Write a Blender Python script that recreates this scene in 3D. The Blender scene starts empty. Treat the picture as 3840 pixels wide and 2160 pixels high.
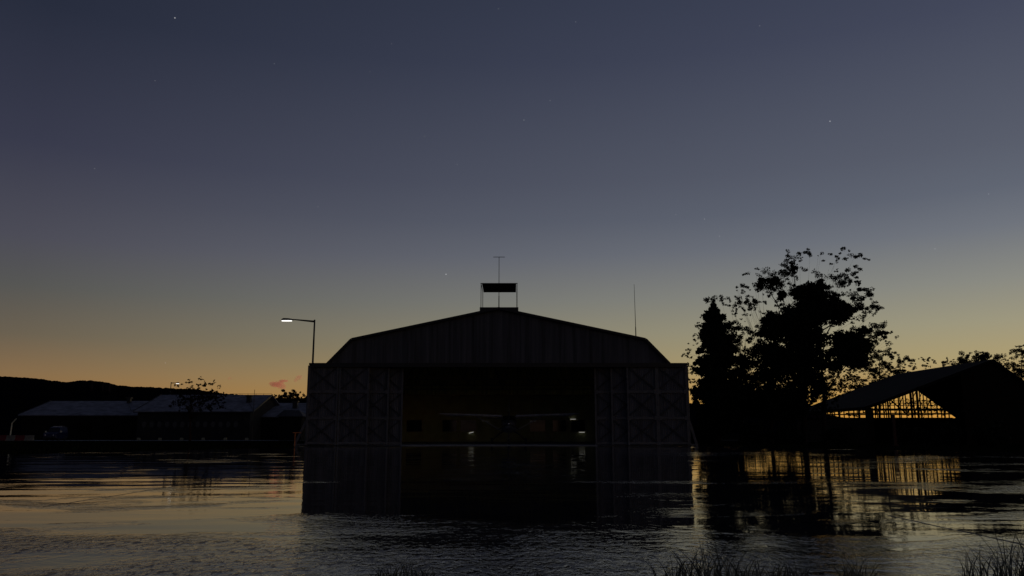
import bpy, math, random
import numpy as np
from mathutils import Vector, Matrix

random.seed(7)
RNG = np.random.default_rng(11)
SC = bpy.context.scene
COL = SC.collection
R = math.radians

# ------------------------------------------------------------------ camera
F = 3000.0                      # focal length in photo pixels (3840 wide)
PITCH = R(10.3)
CAMZ = 1.05
cd = bpy.data.cameras.new('camera')
cam = bpy.data.objects.new('camera', cd)
COL.objects.link(cam)
cam.location = (0, 0, CAMZ)
cam.rotation_euler = (math.pi / 2 + PITCH, 0, 0)
cd.sensor_width = 36.0
cd.lens = 36.0 * F / 3840.0
cd.clip_start = 0.1
cd.clip_end = 20000
SC.camera = cam

CP, SP = math.cos(PITCH), math.sin(PITCH)


def ray(px, py):
    x = (px - 1920) / F
    v = (1080 - py) / F
    return Vector((x, CP - SP * v, SP + CP * v))


def at(px, py, Y):
    d = ray(px, py)
    s = Y / d.y
    return Vector((d.x * s, Y, CAMZ + d.z * s))


# ------------------------------------------------------------------ materials
def lin(c):
    return tuple(((v / 255.0) / 12.92 if v / 255.0 <= 0.04045 else ((v / 255.0 + 0.055) / 1.055) ** 2.4) for v in c)


def new_mat(name):
    m = bpy.data.materials.new(name)
    m.use_nodes = True
    nt = m.node_tree
    b = nt.nodes['Principled BSDF']
    return m, nt, b


def pos_node(nt, scale=(1, 1, 1), rot=(0, 0, 0)):
    g = nt.nodes.new('ShaderNodeNewGeometry')
    mp = nt.nodes.new('ShaderNodeMapping')
    mp.inputs['Scale'].default_value = scale
    mp.inputs['Rotation'].default_value = rot
    nt.links.new(g.outputs['Position'], mp.inputs['Vector'])
    return mp.outputs['Vector']


def noise(nt, vec, scale, detail=4, rough=0.55, dist=0.0):
    n = nt.nodes.new('ShaderNodeTexNoise')
    n.inputs['Scale'].default_value = scale
    n.inputs['Detail'].default_value = detail
    n.inputs['Roughness'].default_value = rough
    n.inputs['Distortion'].default_value = dist
    nt.links.new(vec, n.inputs['Vector'])
    return n.outputs['Fac']


def ramp(nt, fac, stops, interp='LINEAR'):
    r = nt.nodes.new('ShaderNodeValToRGB')
    r.color_ramp.interpolation = interp
    els = r.color_ramp.elements
    while len(els) < len(stops):
        els.new(0.5)
    for e, (p, c) in zip(els, sorted(stops)):
        e.position = p
        e.color = (*c, 1) if len(c) == 3 else c
    nt.links.new(fac, r.inputs['Fac'])
    return r.outputs['Color']


def mathn(nt, op, a, b=None, clamp=False):
    n = nt.nodes.new('ShaderNodeMath')
    n.operation = op
    n.use_clamp = clamp
    for i, v in enumerate((a, b)):
        if v is None:
            continue
        if isinstance(v, (int, float)):
            n.inputs[i].default_value = v
        else:
            nt.links.new(v, n.inputs[i])
    return n.outputs[0]


def worn(name, col, rough=0.6, metal=0.0, scale=(1, 1, 1), ns=3.0, spread=0.35, bump=0.0, spec=0.5):
    """a plain surface with procedural wear"""
    m, nt, b = new_mat(name)
    v = pos_node(nt, scale)
    f = noise(nt, v, ns, 6, 0.6)
    lo = tuple(max(0, c * (1 - spread)) for c in col)
    hi = tuple(c * (1 + spread) for c in col)
    c = ramp(nt, f, [(0.3, lo), (0.7, hi)])
    nt.links.new(c, b.inputs['Base Color'])
    b.inputs['Roughness'].default_value = rough
    b.inputs['Metallic'].default_value = metal
    b.inputs['Specular IOR Level'].default_value = spec
    if bump:
        bn = nt.nodes.new('ShaderNodeBump')
        bn.inputs['Strength'].default_value = bump
        bn.inputs['Distance'].default_value = 0.02
        nt.links.new(f, bn.inputs['Height'])
        nt.links.new(bn.outputs['Normal'], b.inputs['Normal'])
    return m


def emis(name, col, strength):
    m, nt, b = new_mat(name)
    b.inputs['Base Color'].default_value = (0.8, 0.8, 0.8, 1)
    b.inputs['Emission Color'].default_value = (*col, 1)
    b.inputs['Emission Strength'].default_value = strength
    return m


M = {}
M['cladding'] = worn('weathered_cladding', (0.095, 0.095, 0.105), 0.6, 0.0, (1.3, 1.3, 0.05), 1.9, 0.55, 0, 0.2)
M['door_sheet'] = worn('door_sheet_metal', (0.105, 0.105, 0.117), 0.6, 0.0, (1.8, 1.8, 0.10), 1.3, 0.5, 0, 0.2)
M['door_frame'] = worn('door_frame_steel', (0.11, 0.108, 0.112), 0.6, 0.0, (1, 1, 1), 2.5, 0.35)
M['brace'] = worn('dark_brace_steel', (0.052, 0.051, 0.055), 0.6, 0.0, (1, 1, 1), 3, 0.4, 0, 0.2)
M['dark_steel'] = worn('dark_steel', (0.016, 0.014, 0.013), 0.5, 0.0, (1, 1, 1), 4, 0.4)
M['roof_sheet'] = worn('hangar_roof_sheet', (0.06, 0.055, 0.05), 0.6, 0.0, (1, 0.1, 1), 2, 0.3)
M['inner_wall'] = worn('olive_plaster', (0.66, 0.68, 0.36), 0.8, 0.0, (1, 1, 1), 0.6, 0.25)
M['batten'] = worn('pale_batten', (0.62, 0.55, 0.30), 0.5)
M['inner_clad'] = worn('inner_corrugated', (0.25, 0.22, 0.12), 0.5, 0.0, (3, 3, 0.1), 1.2, 0.3)
M['truss'] = worn('truss_steel', (0.10, 0.095, 0.09), 0.5)
M['concrete'] = worn('hangar_floor_concrete', (0.60, 0.59, 0.58), 0.8, 0.0, (1, 1, 1), 0.8, 0.2, 0, 0.0)
M['glass'] = worn('dark_glass', (0.01, 0.01, 0.012), 0.08)
M['roof_tile'] = worn('grey_roof_felt', (0.19, 0.19, 0.215), 0.85, 0.0, (1, 1, 0.5), 0.8, 0.45, 0.3, 0.2)
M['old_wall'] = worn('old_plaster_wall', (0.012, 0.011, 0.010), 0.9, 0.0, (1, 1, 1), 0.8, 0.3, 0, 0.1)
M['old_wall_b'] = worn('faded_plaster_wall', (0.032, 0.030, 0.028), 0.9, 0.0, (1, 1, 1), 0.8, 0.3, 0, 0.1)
M['shed_roof'] = worn('old_shed_roof', (0.006, 0.006, 0.0065), 0.9, 0.0, (1, 1, 1), 0.5, 0.5, 0, 0.08)
M['timber'] = worn('dark_timber', (0.009, 0.007, 0.005), 0.85, 0.0, (1, 1, 0.2), 4, 0.4, 0, 0.1)
M['rust'] = worn('rust_red_steel', (0.05, 0.014, 0.007), 0.8, 0.0, (1, 1, 0.3), 5, 0.4)
M['rib_roof'] = worn('red_brown_ribbed_roof', (0.05, 0.038, 0.035), 0.7)
M['red_paint'] = worn('red_barrier_plastic', (0.16, 0.008, 0.006), 0.6)
M['white_paint'] = worn('white_barrier_plastic', (0.20, 0.18, 0.13), 0.6)
M['pale_post'] = worn('pale_yellow_post', (0.75, 0.68, 0.45), 0.5)
M['orange'] = worn('orange_pipe_paint', (0.75, 0.22, 0.05), 0.45)
M['block'] = worn('pale_concrete_block', (0.34, 0.31, 0.19), 0.8)
M['blue_paint'] = worn('blue_car_paint', (0.006, 0.011, 0.05), 0.4)
M['black_rubber'] = worn('black_rubber', (0.012, 0.012, 0.012), 0.7)
M['chrome'] = worn('polished_spinner', (0.75, 0.75, 0.78), 0.12, 1.0)
M['white_plane'] = worn('white_aircraft_paint', (0.55, 0.56, 0.62), 0.25)
M['navy_plane'] = worn('navy_aircraft_paint', (0.10, 0.105, 0.13), 0.3)
M['road'] = worn('pale_damp_road', (0.22, 0.22, 0.22), 0.8, 0.0, (1, 1, 1), 0.4, 0.3, 0, 0.1)
M['bark'] = worn('brown_bark', (0.02, 0.014, 0.011), 0.9, 0.0, (1, 1, 0.3), 6, 0.4, 0.5, 0.1)
M['bark_red'] = worn('red_brown_bark', (0.05, 0.02, 0.012), 0.9, 0.0, (1, 1, 0.3), 6, 0.4, 0.5, 0.1)
M['leaf'] = worn('dark_green_leaf', (0.012, 0.015, 0.008), 0.8, 0.0, (1, 1, 1), 1.0, 0.4, 0, 0.1)
M['leaf_dry'] = worn('dull_russet_leaf', (0.016, 0.012, 0.007), 0.8, 0.0, (1, 1, 1), 1.0, 0.4, 0, 0.1)
M['blade'] = worn('grass_blade', (0.12, 0.13, 0.095), 0.5, 0.0, (1, 1, 1), 14, 0.6)
M['turf_blade'] = worn('turf_blade', (0.020, 0.026, 0.009), 0.8, 0.0, (1, 1, 1), 0.4, 0.9, 0, 0.0)
M['soil'] = worn('dark_turf_soil', (0.008, 0.008, 0.005), 0.95, 0.0, (1, 1, 1), 0.3, 0.5, 0, 0.0)
M['hill'] = worn('wooded_hill', (0.004, 0.0042, 0.006), 0.95, 0.0, (1, 1, 1), 0.02, 0.4, 0, 0.0)
M['lamp_on'] = emis('lit_lamp_panel', (1.0, 0.98, 0.92), 1.6)
M['tube_on'] = emis('lit_tube', (1.0, 0.98, 0.90), 0.34)
M['tube_dim'] = emis('dim_tube', (1.0, 0.97, 0.9), 0.012)

# ------------------------------------------------------------------ mesh helpers


class MB:
    def __init__(self):
        self.v = []
        self.f = []

    def box(self, x0, x1, y0, y1, z0, z1):
        n = len(self.v)
        self.v += [Vector(p) for p in ((x0, y0, z0), (x1, y0, z0), (x1, y1, z0), (x0, y1, z0),
                                       (x0, y0, z1), (x1, y0, z1), (x1, y1, z1), (x0, y1, z1))]
        self.f += [tuple(n + i for i in q) for q in ((0, 3, 2, 1), (4, 5, 6, 7), (0, 1, 5, 4), (1, 2, 6, 5), (2, 3, 7, 6), (3, 0, 4, 7))]
        return self

    def bar(self, p, q, w, h=None):
        """rectangular bar from p to q"""
        h = h or w
        p, q = Vector(p), Vector(q)
        d = (q - p).normalized()
        ref = Vector((0, 1, 0)) if abs(d.y) < 0.9 else Vector((0, 0, 1))
        s = d.cross(ref).normalized()
        t = s.cross(d).normalized()
        n = len(self.v)
        for c in (p, q):
            for a, b in ((-1, -1), (1, -1), (1, 1), (-1, 1)):
                self.v.append(c + s * (a * w / 2) + t * (b * h / 2))
        self.f += [tuple(n + i for i in k) for k in ((0, 1, 2, 3), (7, 6, 5, 4), (0, 4, 5, 1), (1, 5, 6, 2), (2, 6, 7, 3), (3, 7, 4, 0))]
        return self

    def tube(self, pts, rad, n=8, caps=True):
        pts = [Vector(p) for p in pts]
        if not isinstance(rad, (list, tuple)):
            rad = [rad] * len(pts)
        base = len(self.v)
        prev = None
        for i, p in enumerate(pts):
            d = (pts[min(i + 1, len(pts) - 1)] - pts[max(i - 1, 0)])
            if d.length < 1e-9:
                d = Vector((0, 0, 1))
            d.normalize()
            if prev is None:
                ref = Vector((1, 0, 0)) if abs(d.x) < 0.9 else Vector((0, 1, 0))
                s = d.cross(ref).normalized()
            else:
                s = (prev - d * prev.dot(d)).normalized()
            prev = s
            t = d.cross(s)
            for k in range(n):
                a = 2 * math.pi * k / n
                self.v.append(p + (s * math.cos(a) + t * math.sin(a)) * rad[i])
        for i in range(len(pts) - 1):
            for k in range(n):
                a, b = base + i * n + k, base + i * n + (k + 1) % n
                self.f.append((a, b, b + n, a + n))
        if caps:
            self.f.append(tuple(base + k for k in reversed(range(n))))
            e = base + (len(pts) - 1) * n
            self.f.append(tuple(e + k for k in range(n)))
        return self

    def loft(self, rings, caps=True):
        """rings: equal-length closed rings of points"""
        n = len(rings[0])
        base = len(self.v)
        for r in rings:
            self.v += [Vector(p) for p in r]
        for i in range(len(rings) - 1):
            for k in range(n):
                a, b = base + i * n + k, base + i * n + (k + 1) % n
                self.f.append((a, b, b + n, a + n))
        if caps:
            self.f.append(tuple(base + k for k in reversed(range(n))))
            e = base + (len(rings) - 1) * n
            self.f.append(tuple(e + k for k in range(n)))
        return self

    def prism(self, pts, off):
        """closed polygon pts extruded by vector off"""
        off = Vector(off)
        n = len(pts)
        b = len(self.v)
        self.v += [Vector(p) for p in pts] + [Vector(p) + off for p in pts]
        self.f.append(tuple(b + i for i in range(n)))
        self.f.append(tuple(b + n + i for i in reversed(range(n))))
        for i in range(n):
            j = (i + 1) % n
            self.f.append((b + i, b + n + i, b + n + j, b + j))
        return self

    def build(self, name, mat, parent=None, smooth=False, label=None):
        o0 = Vector((0, 0, 0))
        if parent is not None:
            o0 = world_origin(parent)
        me = bpy.data.meshes.new(name)
        me.from_pydata([tuple(v - o0) for v in self.v], [], self.f)
        me.update()
        import bmesh
        bm = bmesh.new()
        bm.from_mesh(me)
        bmesh.ops.recalc_face_normals(bm, faces=bm.faces)
        bm.to_mesh(me)
        bm.free()
        if smooth:
            for p in me.polygons:
                p.use_smooth = True
        me.materials.append(mat)
        o = bpy.data.objects.new(name, me)
        COL.objects.link(o)
        if parent is not None:
            o.parent = parent
        if label:
            o['label'] = label
        return o


def world_origin(o):
    v = Vector(o.location)
    while o.parent is not None:
        o = o.parent
        v += Vector(o.location)
    return v


def thing(name, label, cat, loc, group=None):
    o = bpy.data.objects.new(name, None)
    o.empty_display_size = 0.3
    COL.objects.link(o)
    o.location = loc
    o['label'] = label
    o['category'] = cat
    if group:
        o['group'] = group
    return o


def tag(o, label, cat, group=None):
    o['label'] = label
    o['category'] = cat
    if group:
        o['group'] = group
    return o


def struct(o, kind='structure'):
    o['kind'] = kind
    return o


def copy_tree(o, parent=None, loc=None, label=None):
    c = o.copy()
    COL.objects.link(c)
    if parent is not None:
        c.parent = parent
    if loc is not None:
        c.location = loc
    if label:
        c['label'] = label
    for ch in list(o.children):
        copy_tree(ch, c)
    return c


def arr_mesh(name, verts, quads, mat, parent=None):
    o0 = np.array(world_origin(parent)) if parent is not None else np.zeros(3)
    me = bpy.data.meshes.new(name)
    verts = np.asarray(verts, dtype=np.float32) - o0.astype(np.float32)
    nv, nf, k = len(verts), len(quads), quads.shape[1]
    me.vertices.add(nv)
    me.vertices.foreach_set('co', verts.ravel())
    me.loops.add(nf * k)
    me.loops.foreach_set('vertex_index', quads.astype(np.int32).ravel())
    me.polygons.add(nf)
    me.polygons.foreach_set('loop_start', (np.arange(nf) * k).astype(np.int32))
    me.update(calc_edges=True)
    me.validate()
    me.materials.append(mat)
    o = bpy.data.objects.new(name, me)
    COL.objects.link(o)
    if parent is not None:
        o.parent = parent
    return o


# ------------------------------------------------------------------ sky
def build_world():
    w = bpy.data.worlds.new('World')
    SC.world = w
    w.use_nodes = True
    nt = w.node_tree
    bg = nt.nodes['Background']
    tc = nt.nodes.new('ShaderNodeTexCoord')
    D = tc.outputs['Generated']
    sep = nt.nodes.new('ShaderNodeSeparateXYZ')
    nt.links.new(D, sep.inputs[0])
    z = mathn(nt, 'ARCSINE', sep.outputs['Z'])
    t = mathn(nt, 'MULTIPLY', z, 1.0 / R(60), True)          # 0 at the horizon, 1 at 60 degrees

    def rp(stops):
        return ramp(nt, t, [(e / 60.0, lin(c)) for e, c in stops])
    cold = rp([(0, (160, 108, 56)), (2, (147, 109, 64)), (3.7, (133, 107, 75)), (6, (106, 96, 80)), (9, (86, 86, 84)),
               (12, (76, 76, 87)), (17.8, (56, 58, 75)), (26, (39, 44, 60)), (31, (35, 40, 55)), (60, (27, 32, 46))])
    warm = rp([(0, (218, 150, 58)), (2, (195, 150, 75)), (4.6, (170, 155, 113)), (6.9, (155, 150, 126)), (9.4, (136, 137, 130)),
               (12.6, (110, 115, 124)), (15, (95, 101, 114)), (17.7, (87, 92, 106)), (26, (66, 71, 90)), (31, (57, 63, 82)), (60, (40, 45, 62))])
    back = rp([(0, (62, 60, 66)), (8, (56, 57, 70)), (15, (48, 52, 68)), (30, (35, 40, 55)), (60, (27, 32, 46))])
    # azimuth: the sun has set to the right, beyond the trees
    hz = nt.nodes.new('ShaderNodeCombineXYZ')
    nt.links.new(sep.outputs['X'], hz.inputs[0])
    nt.links.new(sep.outputs['Y'], hz.inputs[1])
    nz = nt.nodes.new('ShaderNodeVectorMath')
    nz.operation = 'NORMALIZE'
    nt.links.new(hz.outputs[0], nz.inputs[0])
    dt = nt.nodes.new('ShaderNodeVectorMath')
    dt.operation = 'DOT_PRODUCT'
    nt.links.new(nz.outputs[0], dt.inputs[0])
    dt.inputs[1].default_value = (math.sin(R(60)), math.cos(R(60)), 0)
    a = dt.outputs['Value']
    mr = nt.nodes.new('ShaderNodeMapRange')
    mr.inputs['From Min'].default_value = -0.03
    mr.inputs['From Max'].default_value = 0.89
    nt.links.new(a, mr.inputs['Value'])
    mb = nt.nodes.new('ShaderNodeMapRange')
    mb.inputs['From Min'].default_value = -0.65
    mb.inputs['From Max'].default_value = -0.03
    nt.links.new(a, mb.inputs['Value'])

    def mix(f, c1, c2):
        m = nt.nodes.new('ShaderNodeMix')
        m.data_type = 'RGBA'
        nt.links.new(f, m.inputs['Factor'])
        nt.links.new(c1, m.inputs[6])
        nt.links.new(c2, m.inputs[7])
        return m.outputs[2]
    c = mix(mr.outputs[0], cold, warm)
    c = mix(mb.outputs[0], back, c)
    # physical dusk sky, a small share
    sky = nt.nodes.new('ShaderNodeTexSky')
    sky.sky_type = 'NISHITA'
    sky.sun_disc = False
    sky.sun_elevation = R(0.5)
    sky.sun_rotation = R(45)
    sm = nt.nodes.new('ShaderNodeMix')
    sm.data_type = 'RGBA'
    sm.blend_type = 'ADD'
    sm.inputs['Factor'].default_value = 0.0015
    nt.links.new(c, sm.inputs[6])
    nt.links.new(sky.outputs[0], sm.inputs[7])
    c = sm.outputs[2]
    # stars
    stars = [(440, 45, 1.0), (1122, 690, .9), (1254, 22, .3), (1318, 302, .5), (1384, 253, .3), (1772, 551, .5), (1810, 594, .35),
             (2088, 305, .8), (1448, 55, .35), (416, 913, .35), (238, 424, .3), (1068, 343, .3), (1150, 414, .3), (1700, 540, .2),
             (800, 520, .2), (390, 203, .25), (690, 160, .25), (930, 180, .2), (1911, 65, .3), (2352, 626, .4), (2487, 488, .35), (985, 110, .2)]
    acc = None
    for sx, sy, s in stars:
        k = 3840 / 2576
        d = ray(sx * k, sy * k).normalized()
        vm = nt.nodes.new('ShaderNodeVectorMath')
        vm.operation = 'DISTANCE'
        nt.links.new(D, vm.inputs[0])
        vm.inputs[1].default_value = d
        q = nt.nodes.new('ShaderNodeMapRange')
        q.inputs['From Min'].default_value = 0.0
        q.inputs['From Max'].default_value = 0.00095 if s > .7 else 0.0007
        q.inputs['To Min'].default_value = s * 0.5
        q.inputs['To Max'].default_value = 0.0
        nt.links.new(vm.outputs['Value'], q.inputs['Value'])
        acc = q.outputs[0] if acc is None else mathn(nt, 'ADD', acc, q.outputs[0])
    st = nt.nodes.new('ShaderNodeMix')
    st.data_type = 'RGBA'
    st.blend_type = 'ADD'
    st.inputs['Factor'].default_value = 1.0
    nt.links.new(c, st.inputs[6])
    nt.links.new(acc, st.inputs[7])
    nt.links.new(st.outputs[2], bg.inputs['Color'])
    bg.inputs['Strength'].default_value = 1.0


build_world()
sl = bpy.data.lights.new('sun', 'SUN')
sl.energy = 3.4
sl.angle = R(0.6)
sl.color = (1.0, 0.5, 0.42)
so = bpy.data.objects.new('sun', sl)
COL.objects.link(so)
sd = Vector((math.sin(R(45)) * math.cos(R(.5)), math.cos(R(45)) * math.cos(R(.5)), math.sin(R(.5))))
so.rotation_euler = sd.to_track_quat('Z', 'Y').to_euler()
so.location = (200, 120, 60)

# ------------------------------------------------------------------ ground
HANG_Y = 70.0
HX = at(1868, 1600, HANG_Y).x            # hangar centre line


def flat(name, pts, z, mat):
    me = bpy.data.meshes.new(name)
    me.from_pydata([(x, y, z) for x, y in pts], [], [tuple(range(len(pts)))])
    me.update()
    me.materials.append(mat)
    o = bpy.data.objects.new(name, me)
    COL.objects.link(o)
    return struct(o)


def apron_material():
    m, nt, b = new_mat('wet_asphalt')
    P = pos_node(nt)
    g = nt.nodes.new('ShaderNodeSeparateXYZ')
    nt.links.new(P, g.inputs[0])
    X, Y = g.outputs[0], g.outputs[1]
    # standing water against merely damp asphalt
    pud = noise(nt, pos_node(nt, (0.55, 1.0, 1), (0, 0, R(8))), 0.13, 7, 0.6, 0.6)
    near = nt.nodes.new('ShaderNodeMapRange')           # the apron drains towards its outer edge
    near.inputs['From Min'].default_value = 6.0
    near.inputs['From Max'].default_value = 13.0
    near.inputs['To Min'].default_value = -0.065
    near.inputs['To Max'].default_value = 0.09
    nt.links.new(Y, near.inputs['Value'])
    pat = noise(nt, pos_node(nt, (0.6, 1.0, 1), (0, 0, R(-6))), 0.55, 6, 0.62, 0.8)
    pud = mathn(nt, 'ADD', pud, mathn(nt, 'MULTIPLY', mathn(nt, 'SUBTRACT', pat, 0.5), 0.55))
    side = nt.nodes.new('ShaderNodeMapRange')           # water stands deeper on the left of the apron
    side.inputs['From Min'].default_value = 0.0
    side.inputs['From Max'].default_value = -7.0
    side.inputs['To Min'].default_value = 0.0
    side.inputs['To Max'].default_value = 0.05
    nt.links.new(X, side.inputs['Value'])
    wet = mathn(nt, 'ADD', mathn(nt, 'ADD', pud, side.outputs[0]), near.outputs[0])
    wet = ramp(nt, wet, [(0.42, (0, 0, 0)), (0.55, (1, 1, 1))])
    # joints between the concrete bays
    jw = noise(nt, P, 1.3, 3)
    jx = mathn(nt, 'ADD', X, mathn(nt, 'MULTIPLY', mathn(nt, 'SUBTRACT', jw, 0.5), 0.10))
    js = None
    for x0, ya, yb in ((-6.8, 12.0, 22.0), (4.9, 6.0, 10.8)):
        d = mathn(nt, 'ABSOLUTE', mathn(nt, 'SUBTRACT', jx, x0))
        k = mathn(nt, 'LESS_THAN', d, 0.026)
        k = mathn(nt, 'MULTIPLY', k, mathn(nt, 'MULTIPLY', mathn(nt, 'GREATER_THAN', Y, ya), mathn(nt, 'LESS_THAN', Y, yb)))
        js = k if js is None else mathn(nt, 'MAXIMUM', js, k)
    # colour
    cf = noise(nt, P, 0.8, 8, 0.65)
    c = ramp(nt, cf, [(0.3, (0.018, 0.018, 0.020)), (0.7, (0.042, 0.040, 0.040))])
    nt.links.new(c, b.inputs['Base Color'])
    rr = nt.nodes.new('ShaderNodeMapRange')
    rr.inputs['To Min'].default_value = 0.05
    rr.inputs['To Max'].default_value = 0.02
    nt.links.new(wet, rr.inputs['Value'])
    r2 = mathn(nt, 'MAXIMUM', rr.outputs[0], mathn(nt, 'MULTIPLY', js, 0.6))
    b.inputs['IOR'].default_value = 1.33
    # relief: stone chippings where damp, faint wind ripples on the water
    fine = noise(nt, pos_node(nt, (1, 0.5, 1), (0, 0, R(-12))), 12.5, 3, 0.6, 0.4)
    rip = noise(nt, pos_node(nt, (0.5, 1.0, 1)), 2.6, 3, 0.5, 0.5)
    swell = noise(nt, pos_node(nt, (0.35, 1.0, 1)), 0.5, 2, 0.5)
    dry = mathn(nt, 'SUBTRACT', 1.0, wet)
    stone = ramp(nt, fine, [(0.54, (0, 0, 0)), (0.62, (1, 1, 1))])       # chippings standing out of the water film
    r3 = mathn(nt, 'ADD', r2, mathn(nt, 'MULTIPLY', mathn(nt, 'MULTIPLY', stone, dry), 0.35))
    nt.links.new(r3, b.inputs['Roughness'])
    h1 = mathn(nt, 'MULTIPLY', fine, mathn(nt, 'ADD', mathn(nt, 'MULTIPLY', dry, 0.0100), 0.0004))
    h2 = mathn(nt, 'MULTIPLY', rip, mathn(nt, 'ADD', mathn(nt, 'MULTIPLY', dry, 0.0025), 0.0016))
    h3 = mathn(nt, 'MULTIPLY', swell, 0.02)
    h = mathn(nt, 'ADD', h1, mathn(nt, 'ADD', h2, h3))
    h = mathn(nt, 'SUBTRACT', h, mathn(nt, 'MULTIPLY', js, 0.004))
    bn = nt.nodes.new('ShaderNodeBump')
    bn.inputs['Strength'].default_value = 1.0
    bn.inputs['Distance'].default_value = 1.0
    nt.links.new(h, bn.inputs['Height'])
    nt.links.new(bn.outputs['Normal'], b.inputs['Normal'])
    return m


M['apron'] = apron_material()
flat('ground', [(-6000, -3000), (6000, -3000), (6000, 9000), (-6000, 9000)], -0.03, M['soil'])
flat('apron', [(-46, -4), (46, -4), (28.8, 45), (16.2, 66), (16.0, 69.2), (-18.4, 69.2), (-16.5, 62), (-26, 41)], 0.0, M['apron'])
flat('road', [(-140, 116), (-40, 118), (-15, 128), (70, 129), (70, 131), (-40, 131), (-140, 131)], -0.01, M['road'])


def build_hills():
    prof = [(-1900, 1395), (-900, 1385), (-300, 1402), (0, 1411), (60, 1414), (130, 1419), (185, 1425), (245, 1432), (290, 1427), (340, 1426),
            (385, 1431), (430, 1441), (480, 1450), (560, 1452), (640, 1456), (740, 1461), (830, 1474), (900, 1480), (960, 1487), (1033, 1492),
            (1062, 1491), (1119, 1494), (1150, 1489), (1300, 1490), (1600, 1500), (2000, 1510), (2590, 1511), (2630, 1514), (2750, 1517),
            (3020, 1522), (3110, 1556), (3200, 1573), (3500, 1568), (3840, 1562), (4400, 1530), (4900, 1500), (5400, 1480)]  # right of the view the ridge is raised, unseen, to block the low sun
    xs = np.arange(-1900, 5400, 2.5)
    ys = np.interp(xs, [p[0] for p in prof], [p[1] for p in prof])
    rad = 1400.0
    n = len(xs)
    bump = np.zeros(n)
    for k, am in ((2, 1.6), (4, 1.8), (9, 1.0), (60, .7)):
        ctrl = RNG.uniform(-1, 1, n // k + 3)
        bump += am * np.interp(np.arange(n) / k, np.arange(len(ctrl)), ctrl)
    ys = ys - bump * 0.7
    V, Q = [], []
    rows = 7
    for i in range(n):
        d = ray(xs[i], ys[i])
        hd = math.hypot(d.x, d.y)
        ux, uy = d.x / hd, d.y / hd
        top = CAMZ + rad * d.z / hd
        for j in range(rows):
            t = j / (rows - 1)
            r = 620 + (rad - 620) * t
            zz = -1 + (top + 1) * (t ** 1.4)
            V.append((ux * r, uy * r, zz))
        V.append((ux * 2200, uy * 2200, -5))
    rw = rows + 1
    for i in range(n - 1):
        for j in range(rows):
            a = i * rw + j
            Q.append((a, a + rw, a + rw + 1, a + 1))
    o = arr_mesh('hills', np.array(V), np.array(Q), M['hill'])
    struct(o)


build_hills()


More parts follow.
